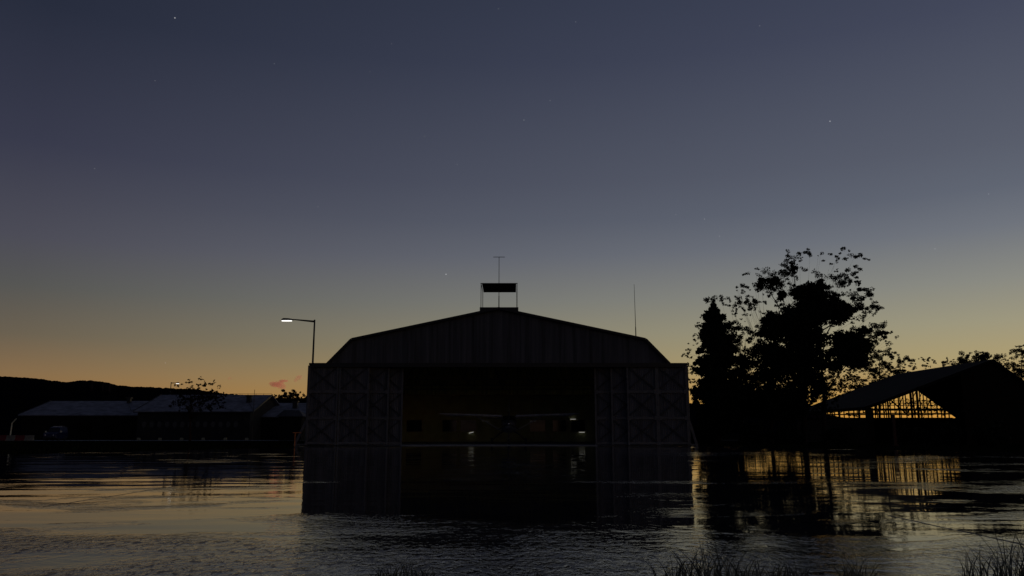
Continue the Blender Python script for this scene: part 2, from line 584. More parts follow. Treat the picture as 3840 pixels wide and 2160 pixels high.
# ------------------------------------------------------------------ hangar
def build_hangar():
    Y0 = 71.2                                   # plane of the gable wall
    YB = 100.0
    h = thing('hangar', 'wide grey corrugated aircraft hangar with braced sliding doors standing open', 'hangar', (HX, Y0, 0))
    L = lambda px, py: at(px, py, Y0)
    ze = L(1225, 1371).z
    we = (L(2508, 1371).x - L(1225, 1370).x) / 2
    wk = (L(2415, 1278).x - L(1322, 1278).x) / 2
    zk = L(1322, 1278).z
    zr = L(1870, 1162).z
    prof = [(-we, ze), (-wk, zk), (0, zr), (wk, zk), (we, ze)]
    # gable: thin corrugated sheet above the doors
    m = MB()
    N = 1200
    xs = np.linspace(-we, we, N)
    zs = np.interp(xs, [p[0] for p in prof], [p[1] for p in prof])
    b = len(m.v)
    for i, (x, zt) in enumerate(zip(xs, zs)):
        off = 0.012 * (1 if (i // 2) % 2 else -1)
        m.v += [Vector((HX + x, Y0 + off, ze - 0.05)), Vector((HX + x, Y0 + off, zt))]
    for i in range(N - 1):
        m.f.append((b + 2 * i, b + 2 * i + 2, b + 2 * i + 3, b + 2 * i + 1))
    m.build('gable_wall', M['cladding'], h)
    # roof skin with thickness
    m = MB()
    ov = 0.14
    out = [(-we - 0.25, ze - 0.12), (-wk - 0.08, zk + ov), (0, zr + ov), (wk + 0.08, zk + ov), (we + 0.25, ze - 0.12)]
    inn = [(-we - 0.10, ze - 0.20), (-wk, zk + 0.02), (0, zr + 0.02), (wk, zk + 0.02), (we + 0.10, ze - 0.20)]
    for k in range(4):
        q = [out[k], out[k + 1], inn[k + 1], inn[k]]
        m.prism([(HX + x, Y0 - 0.3, z) for x, z in q], (0, YB + 3.3 - Y0, 0))
    m.build('roof', M['roof_sheet'], h)
    m = MB()                                    # bargeboard along the verge
    for k in range(4):
        p, q = out[k], out[k + 1]
        m.bar((HX + p[0], Y0 - 0.34, p[1] - 0.03), (HX + q[0], Y0 - 0.34, q[1] - 0.03), 0.20, 0.05)
    m.build('bargeboard', M['dark_steel'], h)
    for s in (-1, 1):
        MB().box(*sorted((HX + s * we, HX + s * (we - 0.15))), Y0 + 0.1, YB + 2.9, 0, ze - 0.08).build('side_wall', M['inner_clad'], h)
    # back wall: lower office front with battens, upper corrugated sheet
    wi = we - 0.2
    zl = at(1920, 1485, YB).z
    MB().box(HX - wi, HX + wi, YB, YB + 0.2, 0, zl).build('office_front', M['inner_wall'], h)
    m = MB()
    m.box(HX - wi, HX + wi, YB - 0.25, YB + 0.2, zl + .003, zl + 0.18)
    zb = at(1920, 1550, YB).z
    m.box(HX - wi, HX + wi, YB - 0.03, YB - 0.002, zb - 0.04, zb + 0.04)
    for px in (1587, 1721, 1859, 2001, 2130):
        x = at(px, 1550, YB).x
        m.box(x - 0.04, x + 0.04, YB - 0.03, YB - 0.002, 0.3, zb - 0.05)
        m.box(x - 0.04, x + 0.04, YB - 0.03, YB - 0.002, zb + 0.05, zl - 0.01)
    m.build('wall_batten', M['batten'], h)
    m = MB()
    xs = np.linspace(-wi, wi, 240)
    zs = np.interp(xs, [p[0] for p in prof], [p[1] for p in prof])
    b = len(m.v)
    for i, (x, zt) in enumerate(zip(xs, zs)):
        off = 0.07 * (1 if (i // 2) % 2 else -1)
        m.v += [Vector((HX + x, YB + 2.6 + off, zl - 0.5)), Vector((HX + x, YB + 2.6 + off, zt + 0.06))]
    for i in range(len(xs) - 1):
        m.f.append((b + 2 * i, b + 2 * i + 2, b + 2 * i + 3, b + 2 * i + 1))
    m.build('rear_gable', M['inner_clad'], h)
    for a, c in ((1523, 1584), (1657, 1715), (1725, 1787), (1985, 2047), (2070, 2126), (2139, 2196)):
        p, q = at(a, 1573, YB), at(c, 1621, YB)
        m = MB()
        t = 0.09
        x0, x1, z0, z1 = p.x, q.x, q.z, p.z
        m.box(x0, x1, YB - 0.07, YB - 0.002, z0, z0 + t)
        m.box(x0, x1, YB - 0.07, YB - 0.002, z1 - t, z1)
        m.box(x0, x0 + t, YB - 0.07, YB - 0.002, z0 + t, z1 - t)
        m.box(x1 - t, x1, YB - 0.07, YB - 0.002, z0 + t, z1 - t)
        f = m.build('window', M['batten'], h)
        MB().box(x0 + t, x1 - t, YB - 0.04, YB - 0.004, z0 + t, z1 - t).build('pane', M['glass'], f)
    # floor
    MB().box(HX - wi, HX + wi, 69.3, YB + 2.5, -0.2, 0.035).build('floor_slab', M['concrete'], h)
    # roof trusses
    for yt in (80.0, 90.0, 98.0):
        m = MB()
        zc = 6.35
        W = we - 0.5
        m.bar((HX - W, yt, zc), (HX + W, yt, zc), 0.14, 0.14)
        tops = lambda x: float(np.interp(x, [p[0] for p in prof], [p[1] for p in prof])) - 0.25
        nodes = np.linspace(-W, W, 9)
        for k in range(8):
            a, c = nodes[k], nodes[k + 1]
            mid = (a + c) / 2
            m.bar((HX + a, yt + .02, zc), (HX + mid, yt + .02, tops(mid)), 0.10, 0.08)
            m.bar((HX + mid, yt - .02, tops(mid)), (HX + c, yt - .02, zc), 0.10, 0.08)
            m.bar((HX + mid, yt + .05, zc), (HX + mid, yt + .05, tops(mid)), 0.06, 0.06)
        for p, q in zip(prof[:-1], prof[1:]):
            m.bar((HX + p[0] * .985, yt, p[1] - 0.22), (HX + q[0] * .985, yt, q[1] - 0.22), 0.14, 0.12)
        m.build('roof_truss', M['truss'], h)
    # sliding door leaves on three tracks
    zt = at(1920, 1370, HANG_Y).z
    hw = (at(2578, 1500, HANG_Y).x - at(1157, 1500, HANG_Y).x) / 2 + 0.08
    m = MB()
    m.box(HX - hw, HX + hw, 69.85, 71.1, zt + .004, zt + 0.20)
    m.box(HX - hw + 0.3, HX + hw - 0.3, 69.82, 69.846, zt - 0.16, zt + 0.19)
    m.build('door_track', M['dark_steel'], h)
    xa, xb = at(1503, 1660, 69.5).x, at(2240, 1660, 69.5).x
    MB().box(xa, xb, 69.22, 69.296, -0.1, 0.045).build('door_sill', M['road'], h)
    for x0, x1 in ((HX - hw - 0.3, xa - .01), (xb + .01, HX + hw + 0.3)):
        MB().box(x0, x1, 69.22, 69.296, -0.1, 0.05).build('door_sill', M['dark_steel'], h)
    lw = at(1383, 1500, HANG_Y).x - at(1268, 1500, HANG_Y).x

    def leaf(x0, y):
        x1 = x0 + lw - 0.03
        m = MB()
        n = 64
        xs = np.linspace(x0 + 0.1, x1 - 0.1, n)
        b = len(m.v)
        for i, x in enumerate(xs):
            off = 0.012 * (1 if (i // 2) % 2 else -1)
            m.v += [Vector((x, y + 0.10 + off, 0.15)), Vector((x, y + 0.10 + off, zt - 0.02))]
        for i in range(n - 1):
            m.f.append((b + 2 * i, b + 2 * i + 2, b + 2 * i + 3, b + 2 * i + 1))
        d = m.build('door_leaf', M['door_sheet'], h)
        m = MB()
        t = 0.15
        rows = [0.12, 2.35, 4.62, zt - 0.02]
        m.box(x0, x0 + t, y - 0.03, y + 0.07, 0.06, zt - 0.02)
        m.box(x1 - t, x1, y - 0.03, y + 0.07, 0.06, zt - 0.02)
        for i, z in enumerate(rows):
            zz0, zz1 = (z - 0.11, z + 0.11) if 0 < i < 3 else ((z, z + 0.2) if i == 0 else (z - 0.16, z))
            m.box(x0 + t, x1 - t, y - 0.02, y + 0.065, zz0, zz1)
            if 0 < i < 3:
                for xa in (x0 - 0.002, x1 - 0.32 + 0.002):
                    m.box(xa, xa + 0.32, y - 0.045, y - 0.033, z - 0.17, z + 0.17)
        m.build('frame', M['door_frame'], d)
        m = MB()
        for i in range(3):
            za, zb2 = rows[i] + 0.2, rows[i + 1] - 0.14
            m.bar((x0 + t, y + 0.03, za), (x1 - t, y + 0.03, zb2), 0.12, 0.045)
            m.bar((x0 + t, y - 0.022, zb2), (x1 - t, y - 0.022, za), 0.12, 0.045)
        m.build('cross_bracing', M['brace'], d)
    X = lambda px: at(px, 1520, HANG_Y).x
    leaf(X(1152), 70.0)
    leaf(X(1268), 70.0)
    leaf(X(1456) - lw, 70.42)
    leaf(X(1507) - lw, 70.80)
    leaf(X(2466), 70.0)
    leaf(X(2352), 70.0)
    leaf(X(2294), 70.42)
    leaf(X(2234), 70.80)
    for px0, px1 in ((1152, 1104), (2582, 2614)):
        p, q = at(px0, 1572, 70.2), at(px1, 1664, 70.2)
        m = MB()
        m.bar(p, (q.x, 70.2, 0.0), 0.22, 0.14)
        m.box(*sorted((p.x, q.x)), 69.9, 70.6, -0.1, 0.16)
        m.box(p.x - 0.12, p.x + 0.12, 70.14, 70.4, 0.16, zt)
        m.build('end_strut', M['door_frame'], h)
    # rooftop lookout: a box saddled on the ridge with a canopy on four posts
    k = thing('rooftop_lookout', 'black canopy on four thin posts over a box on the hangar ridge', 'canopy', (HX, 75, zr))
    a, c = at(1799, 1152, 73), at(1944, 1152, 73)
    MB().box(a.x, c.x, 73, 77.7, zr - 1.0, a.z).build('base_box', M['dark_steel'], k)
    p0, p1 = at(1804, 1063, 73), at(1939, 1063, 73)
    zc = p0.z
    for x in (p0.x, p1.x):
        for y in (73.06, 77.6):
            MB().bar((x, y, a.z), (x, y, zc), 0.055).build('post', M['dark_steel'], k)
    m = MB()
    m.box(p0.x + 0.08, p1.x - 0.08, 73.0, 77.66, zc - 0.02, zc + 0.02)
    m.build('canopy', M['timber'], k)
    m = MB()
    for x in (p0.x, p1.x):
        m.bar((x, 73.0, zc), (x, 77.66, zc), 0.05)
    m.bar((p0.x - .05, 72.96, zc), (p1.x + .05, 72.96, zc), 0.06)
    m.build('canopy_frame', M['dark_steel'], k)
    # masts
    b0, t0 = at(1871, 1152, 75.2), at(1871, 965, 75.2)
    t = thing('antenna_mast', 'tall thin mast with a T bar on top, rising through the rooftop canopy', 'antenna', (b0.x, 75.2, a.z))
    zm = at(1871, 1110, 75.2).z
    MB().tube([(b0.x, 75.2, a.z - .1), (b0.x, 75.2, zm)], [0.05, 0.045], 8).tube([(b0.x, 75.2, zm), (b0.x, 75.2, t0.z)], [0.03, 0.026], 8).build('pole', M['dark_steel'], t)
    a1, c1 = at(1850, 965, 75.2), at(1893, 965, 75.2)
    MB().tube([(a1.x, 75.2, t0.z + .028), (c1.x, 75.2, t0.z + .028)], 0.028, 8).build('cross_bar', M['dark_steel'], t)
    yy = 77.0
    t0, b0 = at(2378, 1066, yy), at(2385, 1272, yy)
    t = thing('antenna_mast', 'bare whip aerial standing alone on the right slope of the hangar roof', 'antenna', (b0.x, yy, b0.z - .3))
    md = b0.lerp(t0, 0.22)
    MB().tube([b0 - Vector((0, 0, .5)), md], [0.055, 0.045], 8).build('base_tube', M['dark_steel'], t)
    MB().tube([md, t0], [0.032, 0.016], 8).build('whip', M['dark_steel'], t)


build_hangar()

# ------------------------------------------------------------------ lit tubes in the hangar
for (px, py, w, tilt, mat, lab) in (
        (1767, 1621, 17, 0.30, 'tube_on', 'bright white strip light tilted below the third hangar window from the left'),
        (2149, 1572, 20, 0.0, 'tube_on', 'bright white strip light above the rightmost hangar window'),
        (2182, 1621, 21, 0.0, 'tube_on', 'bright white strip light just below the rightmost hangar window'),
        (1821, 1579, 30, 0.0, 'tube_dim', 'faint strip light under the left wing of the parked aeroplane'),
        (1998, 1579, 26, 0.0, 'tube_dim', 'faint strip light under the right wing of the parked aeroplane')):
    p = at(px, py, 99.85)
    hw = w / 2 / F * 100
    t = thing('strip_light', lab, 'light', (p.x, 99.9, p.z), 'strip lights on the rear wall of the hangar')
    a, b = Vector((p.x - hw, 99.86, p.z - tilt * 0.35)), Vector((p.x + hw, 99.86, p.z + tilt * 0.1))
    MB().tube([a, b], 0.028, 8).build('tube', M[mat], t)
    MB().bar(a + Vector((0, .075, 0.0)), b + Vector((0, .075, 0.0)), 0.09, 0.05).build('batten', M['dark_steel'], t)


# ------------------------------------------------------------------ aeroplane
def build_plane():
    c = at(1908, 1664, 75)
    X, Yn = c.x, 73.6                    # nose tip
    t = thing('aeroplane', 'high-wing single-propeller light aeroplane parked nose out in the hangar', 'aeroplane', (X, 76.6, 0.04))
    zs = 1.93

    def ring(y, w, zb, zt, n=20, p=2.6):
        pts = []
        for k in range(n):
            a = 2 * math.pi * k / n
            ca, sa = math.cos(a), math.sin(a)
            x = w * math.copysign(abs(ca) ** (2 / p), ca)
            z = (zb + zt) / 2 + (zt - zb) / 2 * math.copysign(abs(sa) ** (2 / p), sa)
            pts.append((X + x, y, z))
        return pts
    f = [(73.95, .26, 1.70, 2.12), (74.3, .46, 1.40, 2.20), (75.0, .60, 1.22, 2.24), (75.7, .68, 1.14, 2.30), (76.3, .72, 1.12, 2.66), (77.2, .72, 1.12, 2.74),
         (79.0, .70, 1.14, 2.72), (80.6, .56, 1.34, 2.62), (82.6, .32, 1.72, 2.48), (84.3, .12, 2.05, 2.38)]
    MB().loft([ring(*r) for r in f]).build('fuselage', M['navy_plane'], t, True)
    m = MB()                               # belly and cowl colour
    f2 = [(73.93, .20, 1.55, 1.80), (74.3, .47, 1.36, 1.84), (75.0, .61, 1.19, 1.86), (75.7, .69, 1.11, 1.86)]
    m.loft([ring(*r) for r in f2]).build('lower_cowl', M['navy_plane'], t, True)
    m = MB()                               # windscreen wrapped round the cabin front
    ws = [((-.58, 75.66, 2.27), (.58, 75.66, 2.27), (.50, 76.32, 2.66), (-.50, 76.32, 2.66)),
          ((.585, 75.68, 2.25), (.735, 76.5, 2.10), (.725, 76.6, 2.55), (.51, 76.32, 2.65)),
          ((-.585, 75.68, 2.25), (-.735, 76.5, 2.10), (-.725, 76.6, 2.55), (-.51, 76.32, 2.65))]
    for q in ws:
        m.prism([(X + x, y - 0.02, z + 0.01) for x, y, z in q], (0, 0.02, -0.03))
    m.build('windscreen', M['glass'], t)
    # wings
    zr, zt2 = at(1908, 1563, 77.2).z + .03, at(1908, 1555, 77.2).z + .05
    for s in (-1, 1):
        def air(x, y0, ch, z, th):
            return [(x, y0, z), (x, y0 + ch * .12, z + th * .6), (x, y0 + ch * .4, z + th * .7), (x, y0 + ch, z + th * .1),
                    (x, y0 + ch, z), (x, y0 + ch * .4, z - th * .35), (x, y0 + ch * .08, z - th * .35)]
        x0, x1 = X + s * 0.66, X + s * (at(2172, 1560, 77.2).x - X)
        xm = x0 + (x1 - x0) * .55
        w = MB().loft([air(x0, 76.4, 1.65, zr, .22), air(xm, 76.4, 1.6, zr + (zt2 - zr) * .55, .20), air(x1 - s * .25, 76.6, 1.25, zt2, .14), air(x1, 76.85, .8, zt2 + .03, .05)]).build('wing', M['white_plane'], t, False)
        MB().box(*sorted((x0 + (x1 - x0) * .60, x0 + (x1 - x0) * .90)), 77.75, 78.25, zr + (zt2 - zr) * .7 - .10, zr + (zt2 - zr) * .7 - .02).build('flap', M['white_plane'], w)
        MB().bar((X + s * .70, 77.0, 1.30), (X + s * 3.1, 77.0, zr + .02), 0.09, 0.05).build('wing_strut', M['navy_plane'], t)
        # main gear
        g = MB().tube([(X + s * .55, 77.6, 1.22), (X + s * .95, 77.6, 1.00), (X + s * 1.62, 77.6, .34)], [.075, .065, .05], 8).build('main_gear_leg', M['brace'], t, True)
        MB().tube([(X + s * 1.62 - .10, 77.6, .34), (X + s * 1.62 + .10, 77.6, .34)], .30, 20).build('wheel', M['black_rubber'], g, False)
        MB().loft([air2(X + s * .1, 83.2, 1.0, 2.55, .08), air2(X + s * 2.4, 83.5, .7, 2.6, .05)]).build('tailplane', M['white_plane'], t)
    # fin
    zf = at(1910, 1491, 84).z
    m = MB()
    m.loft([[(X - .09, 82.2, 2.5), (X, 81.9, 2.5), (X + .09, 82.2, 2.5), (X + .05, 84.4, 2.4), (X - .05, 84.4, 2.4)],
            [(X - .06, 83.2, 3.6), (X, 83.0, 3.6), (X + .06, 83.2, 3.6), (X + .03, 84.6, 3.6), (X - .03, 84.6, 3.6)],
            [(X - .03, 83.8, zf), (X, 83.7, zf), (X + .03, 83.8, zf), (X + .02, 84.6, zf), (X - .02, 84.6, zf)]]).build('tail_fin', M['white_plane'], t)
    # spinner and propeller
    rs = [(73.45, .03), (73.52, .10), (73.65, .16), (73.8, .19), (73.93, .20)]
    sp = MB().tube([(X, y, zs) for y, r in rs], [r for y, r in rs], 20).build('spinner', M['chrome'], t, True)
    for a0 in (90, 210, 330):
        a = R(a0)
        u = Vector((math.cos(a), 0, math.sin(a)))
        n = Vector((-math.sin(a), 0, math.cos(a)))
        rings = []
        for r, wd, tw in ((.14, .05, .9), (.4, .085, .7), (.8, .08, .45), (1.12, .03, .3)):
            cc = Vector((X, 73.72, zs)) + u * r
            wv = n * (wd * math.cos(tw)) + Vector((0, wd * math.sin(tw), 0))
            tv = wv.cross(u).normalized() * .012
            rings.append([cc - wv, cc + tv, cc + wv, cc - tv])
        MB().loft(rings).build('propeller_blade', M['black_rubber'], t)
    # nose gear
    g = MB().tube([(X, 74.7, 1.25), (X, 74.65, .62)], [.07, .055], 10)
    g.bar((X - .15, 74.65, .62), (X - .15, 74.65, .24), .035, .08).bar((X + .15, 74.65, .62), (X + .15, 74.65, .24), .035, .08).bar((X - .17, 74.65, .63), (X + .17, 74.65, .63), .05, .09)
    g = g.build('nose_gear_leg', M['brace'], t)
    MB().tube([(X - .10, 74.65, .29), (X + .10, 74.65, .29)], .25, 20).build('wheel', M['black_rubber'], g)


def air2(x, y0, ch, z, th):
    return [(x, y0, z), (x, y0 + ch * .3, z + th), (x, y0 + ch, z), (x, y0 + ch * .3, z - th * .6)]


build_plane()


# ------------------------------------------------------------------ street lamps
def street_lamp(base_px, top_px, top_py, head_px0, head_px1, arm_py, Y, label):
    tp = at(top_px, top_py, Y)
    t = thing('street_lamp', label, 'street lamp', (tp.x, Y, -0.03))
    MB().tube([(tp.x, Y, -0.1), (tp.x, Y, tp.z)], [.13, .075], 10).build('pole', M['dark_steel'], t, True)
    h0, h1 = at(head_px0, arm_py, Y), at(head_px1, arm_py, Y)
    s = 1 if h0.x > tp.x else -1
    za = at(top_px, top_py + (h1 - h1).x, Y).z - 0.18
    MB().tube([(tp.x, Y, za), (h1.x, Y, h1.z)], [.10, .055], 8).build('arm', M['dark_steel'], t, True)
    L = abs(h0.x - h1.x)
    rings = []
    for u, w, hh in ((0.0, .06, .07), (.15, .12, .12), (.45, .19, .17), (.85, .17, .19), (1.0, .10, .10)):
        x = h1.x + s * L * u
        z0 = h1.z - 0.10
        rings.append([(x, Y - w, z0), (x, Y - w * .8, z0 + hh * .8), (x, Y, z0 + hh + .06), (x, Y + w * .8, z0 + hh * .8), (x, Y + w, z0)])
    hd = MB().loft(rings).build('lamp_head', M['dark_steel'], t)
    m = MB()
    rings = []
    for u, w in ((.12, .10), (.45, .18), (.85, .16), (.97, .10)):
        x = h1.x + s * L * u
        z0 = h1.z - 0.102
        rings.append([(x, Y - w, z0), (x, Y - w * .7, z0 - .075), (x, Y + w * .7, z0 - .075), (x, Y + w, z0)])
    m.loft(rings).build('lit_panel', M['lamp_on'], hd)


street_lamp(0, 1180, 1199, 1056, 1100, 1198, 78.0, 'tall street lamp with a lit white head rising beside the left hangar door')
street_lamp(0, 642, 1433, 672, 659, 1436, 165.0, 'small distant street lamp, its head just above the wooded hill')

# ------------------------------------------------------------------ left buildings


def gable_house(name, label, e0, e1, De, r0, r1, Dr, wallmat, extra=None):
    """a long low building seen from its eaves side; e*, r* pixel (x, y) of the eaves and ridge ends"""
    a, b = at(*e0, De), at(*e1, De)
    c = at(*r0, Dr)
    x0, x1, zE, zR = a.x, b.x, a.z, c.z
    t = thing(name, label, 'building', ((x0 + x1) / 2, De, -0.03))
    g = 0.35
    dd = Dr - De
    yb = Dr + dd
    m = MB()
    w = 0.6
    for y0, y1 in ((De + g, De + g + .25), (yb - g - .25, yb - g)):
        m.box(x0 + w, x1 - w, y0, y1, -0.1, zE - 0.12)
    for xa in (x0 + w, x1 - w - .25):
        m.prism([(xa, De + g + .26, -.1), (xa, De + g + .26, zE - .05), (xa, Dr, zR - .25), (xa, yb - g - .26, zE - .05), (xa, yb - g - .26, -.1)], (.25, 0, 0))
    wl = m.build('wall', wallmat, t)
    m = MB()
    th = 0.16
    m.prism([(x0, De, zE), (x0, Dr, zR), (x0, Dr, zR - th), (x0, De, zE - th)], (x1 - x0, 0, 0))
    m.prism([(x0, Dr, zR), (x0, yb, zE), (x0, yb, zE - th), (x0, Dr, zR - th)], (x1 - x0, 0, 0))
    rf = m.build('roof', M['roof_tile'], t)
    m = MB()
    m.bar((x0, De - .06, zE - .17), (x1, De - .06, zE - .17), .12, .14)
    for xa in (x0 - .04, x1 + .04):
        m.bar((xa, De, zE - .02), (xa, Dr, zR - .02), .07, .24)
    m.build('gutter', M['dark_steel'], t)
    return t, rf, wl, (x0, x1, zE, zR, De, Dr)


def on_roof(px, py, g):
    """point on the front roof slope seen at a pixel"""
    x0, x1, zE, zR, De, Dr = g
    d = ray(px, py)
    k = (zR - zE) / (Dr - De)
    s = (zE - k * De - CAMZ) / (d.z - k * d.y)
    return Vector((d.x * s, d.y * s, CAMZ + d.z * s))


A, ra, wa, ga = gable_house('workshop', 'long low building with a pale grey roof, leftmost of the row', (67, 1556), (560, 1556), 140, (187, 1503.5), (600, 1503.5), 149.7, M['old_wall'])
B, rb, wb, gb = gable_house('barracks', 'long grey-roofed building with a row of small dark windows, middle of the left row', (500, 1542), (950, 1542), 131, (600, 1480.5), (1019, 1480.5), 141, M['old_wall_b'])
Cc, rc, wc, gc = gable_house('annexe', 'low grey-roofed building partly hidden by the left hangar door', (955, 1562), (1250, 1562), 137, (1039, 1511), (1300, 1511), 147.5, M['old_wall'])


def chimney(px, py, w, h, g, roof, cap=True, wire=None):
    p = on_roof(px, py, g)
    m = MB()
    m.box(p.x - w / 2, p.x + w / 2, p.y - w / 2, p.y + w / 2, p.z - .5, p.z + h)
    if cap:
        m.box(p.x - w * .72, p.x + w * .72, p.y - w * .72, p.y + w * .72, p.z + h + .003, p.z + h + .22)
    m.build('chimney', M['dark_steel'], roof)
    if wire:
        q = on_roof(*wire, g)
        MB().tube([p + Vector((0, -w / 2, .06)), q + Vector((0, 0, .06))], .045, 6).build('lightning_cable', M['dark_steel'], roof)


chimney(484, 1510, .62, .75, ga, ra, True, (493, 1546))
chimney(934, 1508, .72, .95, gb, rb, True, (950, 1540))
chimney(1107, 1530, .78, 1.0, gc, rc, True)
# barracks windows
YBw = 131 + .35
for i in range(13):
    px = 541 + 28.65 * i
    p = at(px, 1592, YBw)
    n = 10
    ring = [(p.x + .40 * math.cos(2 * math.pi * k / n), YBw - .06, p.z + .55 * math.sin(2 * math.pi * k / n)) for k in range(n)]
    w = MB().prism(ring, (0, .058, 0)).build('window', M['brace'], B)
    ring = [(p.x + .32 * math.cos(2 * math.pi * k / n), YBw - .075, p.z + .46 * math.sin(2 * math.pi * k / n)) for k in range(n)]
    MB().prism(ring, (0, .013, 0)).build('pane', M['glass'], w)
# ridge rail of the barracks
m = MB()
for px in (870, 900, 930, 960, 989, 1019):
    p = at(px, 1480, 141)
    m.bar((p.x, 141, gb[3]), (p.x, 141, gb[3] + .17), .05)
p, q = at(868, 1480, 141), at(1019, 1480, 141)
m.bar((p.x, 141, gb[3] + .18), (q.x, 141, gb[3] + .18), .05)
m.build('ridge_rail', M['dark_steel'], B)
# doors of the workshop and annexe
for par, px0, px1, Yw, z1 in ((A, 290, 345, 140.35, 3.0), (A, 395, 440, 140.35, 2.6), (Cc, 1010, 1050, 137.35, 2.4)):
    p, q = at(px0, 1600, Yw), at(px1, 1600, Yw)
    MB().box(p.x, q.x, Yw - .05, Yw - .004, 0, z1).build('door', M['timber'], par)
# mast by the end of the barracks
p = at(955, 1461, 129)
t = thing('antenna_mast', 'thin bare mast standing at the right end of the windowed barracks', 'antenna', (p.x, 129, -.03))
MB().tube([(p.x, 129, -.1), (p.x, 129, p.z)], [.07, .035], 8).build('pole', M['dark_steel'], t)
# small ribbed hip-roofed hut
def hut():
    a, b = at(1037, 1562, 124), at(1137, 1562, 124)
    c, d = at(1067, 1538, 126.5), at(1121, 1538, 126.5)
    t = thing('hut', 'small hut with a ribbed hipped roof in front of the annexe', 'hut', ((a.x + b.x) / 2, 124, -.03))
    zE, zR = a.z, c.z
    y2 = 129
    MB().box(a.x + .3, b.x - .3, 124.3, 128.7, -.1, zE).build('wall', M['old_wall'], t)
    m = MB()
    n = len(m.v)
    m.v += [Vector(v) for v in ((a.x, 124, zE + .01), (b.x, 124, zE + .01), (b.x, y2, zE + .01), (a.x, y2, zE + .01), (c.x, 126.5, zR), (d.x, 126.5, zR))]
    m.f += [tuple(n + i for i in q) for q in ((0, 1, 5, 4), (1, 2, 5), (2, 3, 4, 5), (3, 0, 4), (3, 2, 1, 0))]
    r = m.build('roof', M['rib_roof'], t)
    m = MB()
    for k in range(13):
        u = k / 12
        x = a.x + (b.x - a.x) * u
        xt = c.x + (d.x - c.x) * u
        m.bar((x, 123.98, zE + .03), (xt, 126.5, zR + .03), .07, .06)
    m.build('rib', M['dark_steel'], r)


hut()

# ------------------------------------------------------------------ left small things
for i, (p0, p1, mt, lab) in enumerate(((-26, 26, 'red_paint', 'red traffic barrier block at the left edge of the view'),
                                       (26, 60, 'white_paint', 'white traffic barrier block at the foot of the bent pale post'),
                                       (60, 95, 'red_paint', 'red traffic barrier block between two white ones'),
                                       (95, 128, 'white_paint', 'white traffic barrier block at the right end of its row'))):
    Yb = 119.0
    a, b, zt = at(p0, 1633, Yb), at(p1, 1633, Yb), at(60, 1632, Yb).z
    zb = 0.0
    m = MB()
    prof = [(-.28, zb), (-.28, zb + .12), (-.13, zb + .3), (-.10, zt), (.10, zt), (.13, zb + .3), (.28, zb + .12), (.28, zb)]
    m.prism([(a.x + .02, Yb + y, z) for y, z in prof], (b.x - a.x - .04, 0, 0))
    o = m.build('barrier_block', M[mt])
    tag(o, lab, 'barrier', 'red and white barrier blocks along the road')
p0, p1, p2 = at(38, 1632, 121), at(45, 1587, 121), at(61, 1570, 121)
t = thing('bent_post', 'pale post bent at the top beside the red and white barrier blocks', 'post', (p0.x, 121, 0))
MB().tube([(p0.x, 121, -.05), p1], [.10, .085], 8).build('upright', M['pale_post'], t)
MB().tube([p1, p2], [.085, .07], 8).build('bent_arm', M['pale_post'], t)
for i, px in enumerate((600, 681, 762, 845, 925, 520)):
    p = at(px, 1646, 129)
    o = MB().loft([[(p.x - .22, 128.8, -.02), (p.x + .22, 128.8, -.02), (p.x + .22, 129.2, -.02), (p.x - .22, 129.2, -.02)],
                   [(p.x - .20, 128.82, .32), (p.x + .20, 128.82, .32), (p.x + .20, 129.18, .32), (p.x - .20, 129.18, .32)],
                   [(p.x - .15, 128.87, .37), (p.x + .15, 128.87, .37), (p.x + .15, 129.13, .37), (p.x - .15, 129.13, .37)]]).build('kerb_marker', M['block'])
    tag(o, ('pale concrete kerb marker, second from the left end of the row', 'pale concrete kerb marker just left of the trunk of the russet tree',
            'pale concrete kerb marker just right of the trunk of the russet tree', 'pale concrete kerb marker, second from the right end of the row',
            'pale concrete kerb marker nearest the right end of the barracks', 'pale concrete kerb marker nearest the left end of the barracks')[i], 'marker', 'kerb markers along the road')
# orange T post
p = at(1107, 1624, 67.5)
t = thing('pipe_barrier', 'orange T-shaped pipe post beside the strut of the left hangar door', 'barrier', (p.x, 67.5, -.03))
MB().tube([(p.x, 67.5, -.05), (p.x, 67.5, p.z)], .035, 8).build('upright', M['orange'], t)
a, b = at(1098, 1624, 67.5), at(1129, 1624, 67.5)
MB().tube([(a.x, 67.5, p.z + .03), (b.x, 67.5, p.z + .03)], .032, 8).build('crossbar', M['orange'], t)


